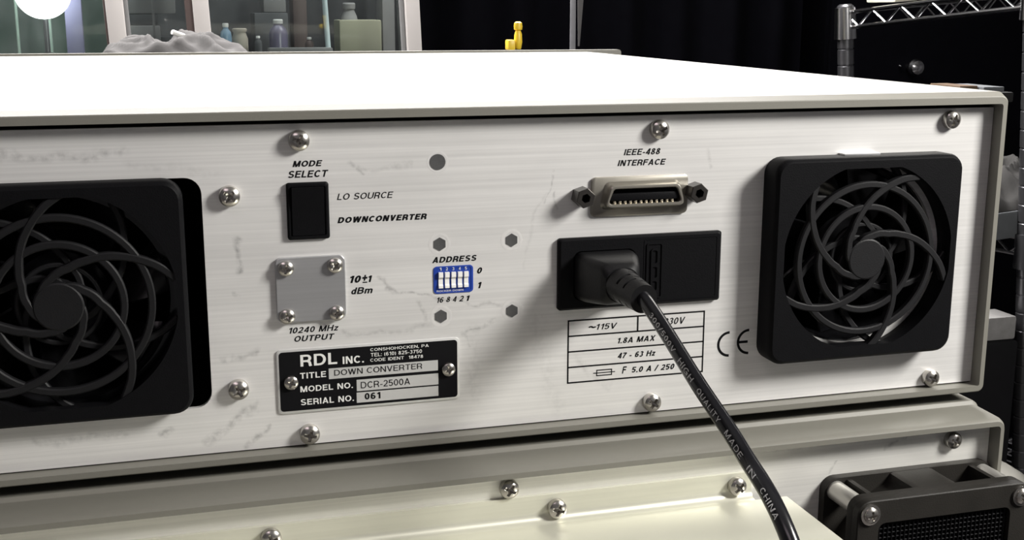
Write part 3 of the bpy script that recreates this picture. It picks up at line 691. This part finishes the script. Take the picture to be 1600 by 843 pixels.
# cover plate with four screws
cp = MB().pan([(rr(-308.9, -283.1, 52.2, 76.9, 2.4), .05), (rr(-308.9, -283.1, 52.2, 76.9, 2.4), 1.2), (rr(-308.6, -282.8+(-.6), 52.5, 76.6, 2.1), 1.5)]).build('cover_plate', 'plate', dc, origin=(-296, 0, 52))
for i, (x, z) in enumerate([(-305.1, 73.0), (-287.0, 73.2), (-305.2, 54.8), (-286.8, 54.9)]): screw(x, z, cp, 2.9, 2.3, .2+.5*i, -1.5)

# flush hexagon studs and a round one
ST = None
for (x, z) in [(-246.6, 78.8), (-218.0, 78.9), (-246.4, 50.4), (-217.8, 50.6)]:
    if ST is None:
        h_ = circ(0, 0, 2.65, 6, PI/6); ST = MB().pan([(h_, .03), (h_, .18), (circ(0, 0, .2, 6, PI/6), .05)]).build('hex_stud', 'studm', dc, origin=(0, 0, 0), ang=5); link(ST, (x, 0, z), dc)
        RG = MB().pan([(circ(0, 0, 4.4, 40), .02), (circ(0, 0, 4.1, 40), .03), (circ(0, 0, 3.5, 40), .03), (circ(0, 0, 3.2, 40), .02)], closed=True).build('pressed_ring', 'halo', ST, origin=(0, 0, 0)); link(RG, (x, 0, z), ST)
        rg0 = RG
    else:
        s2 = dup(ST, (x, 0, z), dc); dup(rg0, (x, 0, z), s2)
rs = MB().pan([(circ(-247, 110.3, 3.0, 32), .03), (circ(-247, 110.3, 3.0, 32), .2), (circ(-247, 110.3, .2, 32), .12)]).build('round_stud', 'studm', dc)
MB().pan([(circ(-247, 110.3, 4.2, 40), .02), (circ(-247, 110.3, 4.0, 40), .03), (circ(-247, 110.3, 3.6, 40), .03), (circ(-247, 110.3, 3.3, 40), .02)], closed=True).build('pressed_ring', 'halo', rs)

# address switch block
ds_ = MB().pan([(rr(-249.2, -233.5, 59.4, 70.1, 1.4), .02), (rr(-249.2, -233.5, 59.4, 70.1, 1.4), .25), (rr(-248.9, -233.8, 59.7, 69.8, 1.2), .3), (rr(-248.4, -234.3, 60.2, 69.4, .8), .3), (rr(-248.4, -234.3, 60.2, 69.4, .8), .15)]).build('address_switch', 'blue', dc)
for i in range(5):
    pxx = (688.2, 698.2, 708.3, 718.3, 728.0)[i]; x = mm_at(pxx, 437)[0]; z0 = mm_at(pxx, 449.4-.55*i)[1]; z1 = mm_at(pxx, 424.8-.45*i)[1]
    pr = [(z0, .1), (z0, 1.0), (z0+1.0, 1.0), (z0+1.5, .55), ((z0+z1)/2+.6, .5), (z1-1.9, 1.3), (z1, 1.25), (z1, .1)]
    MB().loft([[(x+s_*.85, -t, z) for z, t in pr] for s_ in (-1, 1)]).build('lever', 'lever', ds_, ang=20)
    lettering(str(i+1), (pxx-1.5, 422.6-.4*i), (pxx+1.5, 417.8-.4*i), ds_, 'white', .13, 0, .32)
lettering('ROCKER DOWN', (682.5, 456.4), (724, 450.8), ds_, 'white', .13, 0, .32)

# interface connector
cn = MB().pan([(rr(-185.7, -144.7, 86.5, 102.3, 2), .05), (rr(-185.7, -144.7, 86.5, 102.3, 2), .9), (rr(-185.4, -145, 86.8, 102, 1.8), 1.1)]).build('interface_connector', 'nickel', dc)
def trap(T, g, n=6):                                # rounded trapezoid, wider at the bottom
    pts = [mm_at(946, 326.5, -T), mm_at(1071.5, 319, -T), mm_at(1063, 286.5, -T), mm_at(955.5, 291, -T)]
    cx = sum(p[0] for p in pts)/4; cz = sum(p[1] for p in pts)/4; out = []
    hw_b = (pts[1][0]-pts[0][0])/2-g; hw_t = (pts[2][0]-pts[3][0])/2-g; hh_ = (pts[3][1]+pts[2][1]-pts[0][1]-pts[1][1])/4-g
    co = [Vector((cx-hw_b, cz-hh_)), Vector((cx+hw_b, cz-hh_)), Vector((cx+hw_t, cz+hh_)), Vector((cx-hw_t, cz+hh_))]
    rad = max(2.2-g*.5, .6)
    for i in range(4):
        a, b, c = co[i-1], co[i], co[(i+1) % 4]; u = (a-b).normalized(); v = (c-b).normalized()
        ang = u.angle(v); dd = rad/math.tan(ang/2)
        p0, p1 = b+u*dd, b+v*dd
        for j in range(n+1):
            t = j/n; out.append(tuple(p0*(1-t)**2+b*2*t*(1-t)+p1*t**2))
    return out
TS = 5.4
MB().pan([(trap(TS, -1.2), 1.0), (trap(TS, -.3), 2.2), (trap(TS, 0), 3.2), (trap(TS, 0), TS-.4), (trap(TS, .35), TS), (trap(TS, 1.0), TS), (trap(TS, 1.3), TS-.4), (trap(TS, 1.3), 1.2)], closed=True).build('connector_shell', 'nickel', cn, ang=30)
q = trap(TS, 1.35); MB().pan([(q, .9), (q, 1.4)]).build('insulator', 'plastic', cn)
xa, za = mm_at(957, 315.5, -3.6); xb, zb_ = mm_at(1054, 311.5, -3.6); zm = (za+zb_)/2
MB().box(xa-1.5, xb+1.5, -4.4, -1.3, zm+.5, zm+3.4, .4).build('contact_tongue', 'plastic', cn)
for i in range(12):
    t = i/11; x = mm_at(960+(1049.6-960)*t, 315, -3.4)[0]
    MB().box(x-.5, x+.5, -4.0, -1.3, zm-.8, zm+.3, .2).build('contact', 'gold', cn)
for (px, py) in ((916, 310), (1093.5, 302.2)):
    x, z = mm_at(px, py, -7); h1 = circ(x, z, 4.0, 6, .3); h2 = circ(x, z, 3.7, 6, .3); i1 = circ(x, z, 1.9, 6, .3)
    MB().pan([(h1, .05), (h1, 6.6), (h2, 7.0), (i1, 7.0), (i1, 1)]).build('jack_standoff', 'blackmetal', cn, ang=20)

# power inlet with fuse drawer
ix0, ix1, iz0, iz1 = -199.4, -129.4, 49.7, 78.7
so = rr(-193.3, -167.0, 53.5, 73.5, 3.2)
def inl(g): return rr(ix0+g, ix1-g, iz0+g, iz1-g, 1.2)
ib = MB().pan([(inl(0), .05), (inl(0), 1.6), (inl(.9), 2.6)], cap1=False).build('power_inlet', 'plastic', dc, ang=20)
MB().fill(inl(.9), [so], 2.2, 2.6).build('inlet_face', 'plastic', ib)
MB().pan([(so, 2.6), (so, -8)], cap0=False).build('socket_well', 'dark', ib)
MB().fill(rr(-163.6, -131.4, 51.4, 76.9, .8), [rr(-163.2, -131.8, 51.8, 76.5, .6)], 2.6, 2.75).build('fuse_drawer', 'plastic', ib)
MB().fill(rr(-162.5, -155.5, 52.6, 75.2, .8), [rr(-162, -156, 53.1, 74.7, .6)], 2.6, 3.0).build('drawer_latch', 'plastic', ib)
MB().fill(rr(-160.6, -157.4, 55, 73, 1.2), [rr(-160.1, -157.9, 61, 65.5, .8), rr(-160.1, -157.9, 67, 72.2, .8), rr(-160.1, -157.9, 55.8, 59.6, .8)], 2.6, 3.1).build('latch_slot', 'plastic', ib)

# printing on the rear panel
for a in [('MODE', (457, 261), (503.8, 249.6), 0.200), ('SELECT', (450.2, 278), (513, 264.8), 0.180), ('LO SOURCE', (526.5, 312.6), (614.8, 298.8), 0.145), ('DOWNCONVERTER', (527.3, 349), (667, 332.7), 0.230),
          ('ADDRESS', (675.2, 411.2), (745, 397.6), 0.210), ('0', (745.5, 427.3), (753.4, 417.2), 0.200), ('1', (747.4, 450), (752.8, 440), 0.230), ('16', (683.4, 472.8), (693.5, 463.8), 0.170), ('8', (697.3, 471.7), (703.7, 463), 0.170),
          ('4', (707.4, 471.3), (713.9, 462.2), 0.170), ('2', (717.3, 470.7), (724.9, 461.5), 0.170), ('1', (729.2, 469.8), (734.4, 461.1), 0.210),
          ('10', (547.4, 442), (564, 429.8), 0.200), ('+', (566, 438.5), (574.2, 429.0), 0.180), ('1', (576, 440.4), (581.6, 429.8), 0.230), ('dBm', (548.9, 459.8), (582.4, 447.2), 0.180),
          ('10240 MHz', (452.4, 521.2), (529, 506.2), 0.165), ('OUTPUT', (460, 533.9), (522.8, 520.4), 0.180), ('IEEE-488', (974.5, 242.6), (1032, 230.8), 0.180), ('INTERFACE', (964.8, 259.8), (1040.8, 247.2), 0.185),
          ('115V', (932.5, 515), (964.8, 503.4), 0.150), ('~', (918.8, 513), (932, 508.2), 0.200), ('230V', (1036, 507.6), (1071, 494.3), 0.150), ('~', (1022, 506.4), (1035, 501.4), 0.200),
          ('1.8A MAX', (965.6, 536.6), (1024.6, 522.8), 0.180), ('47 - 63 Hz', (965, 559.9), (1024.4, 546), 0.195), ('F', (971.6, 583.4), (979.6, 571.6), 0.190), ('5.0 A / 250 V', (987, 582.2), (1068, 565.8), 0.190)]:
    lettering(a[0], a[1], a[2], panel, 'ink', a[3])
mb = MB()
x0, z0 = mm_at(566.5, 441.8); x1, z1 = mm_at(573.8, 440.0)
mb.add([(x0, -.05, z0), (x1, -.05, z0), (x1, -.05, z0+.45), (x0, -.05, z0+.45)], [(0, 1, 2, 3)]); mb.build('lettering', 'ink', panel)
tb = MB()
def ln(x0, z0, x1, z1, w_=.65): tb.add([(x0, -.05, z0), (x1, -.05, z0), (x1, -.05, z1), (x0, -.05, z1)], [(0, 1, 2, 3)])
for z in (44.8, 38.4, 31.9, 25.4, 18.9): ln(-194.6, z-.32, -134.7, z+.32)
ln(-194.6, 18.9, -193.95, 44.8); ln(-135.35, 18.9, -134.7, 44.8); ln(-164.8, 38.4, -164.1, 44.8); tb.build('rating_table', 'ink', panel, smooth=False)
tb = MB(); x0, z0 = mm_at(931.4, 587.4); x1, z1 = mm_at(956.4, 575.3); zc = (z0+z1)/2
for (a, b, c, d) in ((x0, z0, x1, z0+.45), (x0, z1-.45, x1, z1), (x0, z0, x0+.45, z1), (x1-.45, z0, x1, z1), (x0-1.3, zc-.2, x1+1.3, zc+.2)): ln(a, b, c, d)
tb.build('fuse_symbol', 'ink', panel, smooth=False)
ce = MB()
def arc(cx, cz, r, wd, a0, a1, n=24):
    v = []
    for i in range(n+1):
        a = math.radians(a0+(a1-a0)*i/n)
        v += [(cx+(r-wd/2)*math.cos(a), -.05, cz+(r-wd/2)*math.sin(a)), (cx+(r+wd/2)*math.cos(a), -.05, cz+(r+wd/2)*math.sin(a))]
    ce.add(v, [(2*i, 2*i+1, 2*i+3, 2*i+2) for i in range(n)])
arc(-123.1, 29.9, 5.0, 1.1, 90, 270); arc(-114.1, 30.3, 5.0, 1.1, 90, 270)
ce.add([(-118.8, -.05, 29.75), (-114.6, -.05, 29.75), (-114.6, -.05, 30.85), (-118.8, -.05, 30.85)], [(0, 1, 2, 3)])
ce.build('conformity_mark', 'ink', panel, smooth=False)

# maker's plate
lp = MB().pan([(rr(-309.8, -239.3, 16.5, 41.6, 1.6), .05), (rr(-309.8, -239.3, 16.5, 41.6, 1.6), .55), (rr(-309.6, -239.5, 16.7, 41.4, 1.5), .65)]).build('label_plate', 'silver', dc)
MB().pan([(rr(-308.9, -240.2, 17.5, 40.7, 1.3), .65), (rr(-308.9, -240.2, 17.5, 40.7, 1.3), .70)]).build('black_field', 'ink', lp)
for (bl, tr) in (((514, 592), (684.2, 562.0)), ((557.6, 610.8), (684.9, 582.6)), ((557.6, 629.0), (684.9, 602.2))):
    xa, za = mm_at(*bl, -.75); xb, zb_ = mm_at(*tr, -.75)
    MB().pan([(rr(xa, xb, za, zb_, .1, 2), .70), (rr(xa, xb, za, zb_, .1, 2), .74)]).build('entry_field', 'silver', lp)
for (s_, bl, tr, m_, bd) in [('RDL', (469.6, 573), (526.5, 550), 'white', .17), ('INC.', (535.6, 568.8), (568.3, 553.9), 'white', .18), ('CONSHOHOCKEN, PA', (578.6, 549.2), (669.8, 536.8), 'white', .14), ('TEL: (610) 825-3750', (579.3, 557.4), (659.2, 545.2), 'white', .14),
        ('CODE IDENT  18478', (578.6, 565.0), (661, 553.5), 'white', .14), ('TITLE', (469, 591.6), (509.4, 579.2), 'white', .17), ('MODEL NO.', (469.5, 612.7), (551.2, 596.3), 'white', .17), ('SERIAL NO.', (470.3, 633.2), (552.8, 616.2), 'white', .17),
        ('DOWN CONVERTER', (522.4, 586.8), (659.6, 566.6), 'ink', .12), ('DCR-2500A', (564, 606.6), (640.6, 589.9), 'ink', .12), ('061', (570, 624), (594.4, 611.8), 'ink', .19)]:
    lettering(s_, bl, tr, lp, m_, bd, 0, .80)
for i, (px, py) in enumerate(((455, 598), (701, 577))): x, z = mm_at(px, py, -1.5); screw(x, z, lp, 2.7, 1.9, .4+i, -.7)

# ------------------------------------------------------------------ lower instrument
li = empty('rack_instrument', (-226, 240, -150), 'lower putty-coloured rack instrument with a black axial fan and a bright bracket', 'instrument')
LY = -22.7
MB().loft([sec(XL, 0, -140, -4.6, 4, 500), sec(XL, 0, -140, -4.6, 4, -1.5), sec(XL, 0, -140, -4.8, 4, -2.9), sec(XL, 0, -140, -6.2, 4, -4.3), sec(XL, 0, -140, -6.7, 4, -19.5), sec(XL+.3, -.3, -139.6, -7.3, 4, -21.8), sec(XL+.8, -.8, -139, -8.0, 4, LY),
           sec(XL+2.6, -2.6, -137, -10.2, 1.6, LY), sec(XL+2.6, -2.6, -137, -10.2, 1.6, 499)], closed=True).build('cover', 'paint', li, ang=25)
PY = -15.7; LF = (-44.5, -68.3)
MB().fill([(XL+2.7, -136.8), (-2.7, -136.8), (-2.7, -10.3), (XL+2.7, -10.3)], [circ(LF[0], LF[1], 40, 64)], -5, -3.2, base=PY).build('gap_shade_sheet', 'dark', li)  # added black backing, darkens the gap around the lower panel like deep shade
p2 = MB().fill([(XL+2.8, -136.8), (-2.75, -136.8), (-2.75, -11.2), (XL+2.8, -11.2)], [circ(LF[0], LF[1], 38, 64)], -2, 0, base=PY).build('rear_panel', 'panel2', li, origin=(0, 0, 0), ang=20)
MB().loft([sec(-520, 28, -139, -6, 2.5, 501), sec(-520, 28, -139, -6, 2.5, 507)]).build('front_panel', 'paint', li)
for x in (-470, -24):
    for y in (20, 470): MB().lathe([(9, -150), (10, -149), (10, -140)], (x, y, 0), 'z', 24).build('rubber_foot', 'plastic', li)
screw(*mm_at(1492, 688.5, PY-2.7), li, spin=.4, base=PY); screw(*mm_at(797, 765, PY-2.7), li, spin=.5, base=PY)
BY = PY-1.6
br = []                                             # the bent bracket: an upright flange that turns out into a shelf
for i in range(9):
    a = PI/2*i/8; br.append((BY-4+4*math.cos(a), -31.5+4-4*math.sin(a)))
sh_ = [(BY-4, -31.5), (-112, -31.5), (-112, -33.1), (BY-4, -33.1)]
prof = [(BY, -20.6)]+br+[(BY-4, -33.1)]+[(BY-4+5.6*math.cos(PI/2*i/8)-0, -27.5-5.6*math.sin(PI/2*i/8)) for i in range(8, -1, -1)]+[(BY+1.55, -20.6)]
xr = -104.6
MB().loft([[(x, y, z) for y, z in prof] for x in (XL+20, -119)]).loft([[(x, y, z) for y, z in sh_] for x in (XL+20, xr)]).build('bracket', 'bracket', li, origin=(0, 0, -40), ang=20)
for i, (px, py) in enumerate(((872, 796), (1154, 761), (424, 843))): screw(*mm_at(px, py, BY-2.7), li, spin=.3+.5*i, base=BY)

# axial fan on the lower panel
af_c = LF; hwf = 41.5
def fl(y0, y1, name):
    o = polar(af_c[0], af_c[1], rrad(hwf, hwf, 6), 240); i_ = polar(af_c[0], af_c[1], lambda a: 38.2, 240); oi = polar(af_c[0], af_c[1], rrad(hwf-.05, hwf-.05, 6), 240)
    return MB().pan([(o, y0), (o, y1-.1), (oi, y1), (i_, y1), (i_, y0)], closed=True, base=PY)
FT = 26
def barrel(r0):
    def f(a):
        ph = abs((a+PI/4) % (PI/2)-PI/4); x = 41.3*math.tan(ph)
        if x < 10: return min(r0/math.cos(ph), 41.4/math.cos(ph))
        return max(38.6, r0/math.cos(ph)-(x-10)*1.3)
    return f
axf = MB().pan([(polar(af_c[0], af_c[1], barrel(41.4), 180), 2.5), (polar(af_c[0], af_c[1], barrel(41.25), 180), FT/2), (polar(af_c[0], af_c[1], barrel(41.4), 180), FT-2.5), (polar(af_c[0], af_c[1], lambda a: 37.9, 180), FT-2.5), (polar(af_c[0], af_c[1], lambda a: 37.9, 180), 2.5)], closed=True, base=PY).build('axial_fan', 'fanbody', li, ang=40)
fl(.1, 4.2, 0).build('rear_flange', 'fanbody', axf, ang=30)
fl(FT-4.2, FT, 0).build('front_flange', 'fanbody', axf, ang=30)
for sx in (-1, 1):
    for sz in (-1, 1):
        x, z = af_c[0]+sx*36, af_c[1]+sz*36
        MB().tube([(x, PY-4.2, z), (x, PY-FT+4.2, z)], 4.3, 24).build('spacer', 'tube', axf)
        if sz == 1:
            pl = [(x-sx*4.8, z+4.4), (x-sx*7.0, z+4.4), (x-sx*7.0, z-3), (x-sx*4.8, z-3)]
            MB().pan([(pl if sx < 0 else pl[::-1], 4.2), (pl if sx < 0 else pl[::-1], FT-4.2)], base=PY).build('corner_rib', 'fanbody', axf)
def sq(hw_, r, n=240): return polar(af_c[0], af_c[1], rrad(hw_, hw_, r), n)
ff = MB().pan([(sq(hwf, 6), FT+.05), (sq(hwf, 6), FT+3.6), (sq(hwf-.4, 5.6), FT+4), (sq(31.5, 3), FT+4), (sq(31.5, 3), FT+.05)], closed=True, base=PY).build('filter_frame', 'fanbody', axf, ang=30)
fs = MB()
for i in range(-15, 16):
    o_ = i*2.0
    fs.strip([(af_c[0]-31.6, af_c[1]+o_), (af_c[0]+31.6, af_c[1]+o_)], .7, FT+1.0, FT+2.2+.0, base=PY)
    fs.strip([(af_c[0]+o_, af_c[1]-31.6), (af_c[0]+o_, af_c[1]+31.6)], .7, FT+1.3, FT+2.5, base=PY)
fs.build('filter_mesh', 'guard', ff)
MB().pan([(sq(31.6, 3), FT+.2), (sq(31.6, 3), FT+.6)], base=PY).build('filter_foam', 'dark', ff)
for sx in (-1, 1):
    for sz in (-1, 1): screw(af_c[0]+sx*36, af_c[1]+sz*36, ff, 3.3, 2.6, .4*sx+.3, PY-FT-4, 4.4)

# ------------------------------------------------------------------ power cord
pc = [atd(1006, 467, 443), atd(1038, 514, 431), atd(1090, 598, 409), atd(1158, 702, 384), atd(1234, 843, 356)]
cordE = empty('power_cord', (-170, -190, -150), 'black power cord plugged into the inlet of the upper instrument', 'power cord')
cxp, czp = -180.2, 63.5
def pl_(hw_, hh_, r, dx=0, dz=0): return rr(cxp+dx-hw_, cxp+dx+hw_, czp+dz-hh_, czp+dz+hh_, r, 6)
plug = MB().pan([(pl_(12.4, 9.4, 3), -6), (pl_(12.6, 9.6, 3), 4), (pl_(12.2, 9.4, 3.2), 8), (pl_(10.2, 8.8, 3.2), 14), (pl_(8.2, 8.2, 3.2), 19), (pl_(7.6, 7.6, 3.6), 20.5), (pl_(6.6, 6.6, 5.0), 22)]).build('plug', 'plug', cordE, ang=30)
e0 = pc[0]; b0 = Vector((cxp, -21, czp)); ax = (e0-b0)
axn = ax.normalized(); upv = (Vector((0, 0, 1))-axn*axn.z).normalized(); sdv = axn.cross(upv)
secs = []; NB = 56
for i in range(57):
    t = i/56; p_ = b0+ax*t; ring = []
    for j in range(NB):
        a = 2*PI*j/NB; rad = 6.7-1.2*t; dg = (math.degrees(a)+180) % 360-180        # 0 = top
        row = int((t-.22)/.13); ph = (t-.22)/.13-row
        if 0 <= row < 5 and t > .22 and ph < .33:
            lo, hi = ((-62, -4), (4, 62))[row % 2]
            if lo <= dg <= hi or lo <= (dg+360) % 360-180 <= hi: rad -= 1.5
        ring.append(p_+(upv*math.cos(a)+sdv*math.sin(a))*rad)
    secs.append(ring)
MB().loft(secs).build('strain_relief', 'plug', plug, ang=40)
full = [b0+ax*.8]+pc+[Vector((-167, -176, -40)), Vector((-160, -192, -100)), Vector((-148, -205, -140)), Vector((-110, -230, -147)), Vector((-20, -270, -147))]
def spline(ps, n=14):
    out = []
    for i in range(len(ps)-1):
        a, b, c, d = ps[max(i-1, 0)], ps[i], ps[i+1], ps[min(i+2, len(ps)-1)]
        for j in range(n):
            t = j/n; out.append(.5*((2*b)+(c-a)*t+(2*a-5*b+4*c-d)*t*t+(3*b-a-3*c+d)*t**3))
    out.append(ps[-1]); return out
cpts = spline(full)
CR = 2.85
cabl = MB().tube(cpts, CR, 20).build('cable', 'cable', cordE, ang=60)
# printing that runs along the cable, on the side towards the upper right
cum = [0]
for i in range(1, len(cpts)): cum.append(cum[-1]+(cpts[i]-cpts[i-1]).length)
def oncable(s_, u, h=0):
    i = 1
    while i < len(cpts)-2 and cum[i] < s_: i += 1
    t = (s_-cum[i-1])/max(cum[i]-cum[i-1], 1e-6); p_ = cpts[i-1].lerp(cpts[i], t); tg = (cpts[i+1]-cpts[i-1]).normalized()
    view = (CAM-p_).normalized(); view = (view-tg*view.dot(tg)).normalized(); side = tg.cross(view)      # to the right of travel, seen from outside
    a = u/CR+PRA; return p_+(view*math.cos(a)+side*math.sin(a))*(CR+.06+h)
PRA = .42
def sof(px, py):                                    # length along the cable nearest to a pixel
    best = None
    for p_, s_ in zip(cpts, cum):
        d = p_-CAM; z = d.dot(AF)
        if z <= 0: continue
        x, y = 800+F_PX*d.dot(AR)/z, 421.5+F_PX*d.dot(AD)/z; e_ = (x-px)**2+(y-py)**2
        if best is None or e_ < best[0]: best = (e_, s_)
    return best[1]
for (tx, a_, b_) in [('300/500V', (1027, 490), (1070, 545)), ('HIGH', (1080, 558), (1099, 590)), ('QUALITY', (1107, 602), (1142, 655)), ('MADE', (1151, 672), (1178, 712)), ('IN', (1186, 728), (1195, 744)), ('CHINA', (1203, 760), (1230, 806))]:
    v, f = glyphs(tx, .12, 0, .22, 5); v = fit(v, sof(*a_), sof(*b_), -.95, .95)
    m_ = MB().add([oncable(s_, -u, h) for s_, u, h in v], f); m_.build('lettering', 'cableprint', cabl, smooth=False)
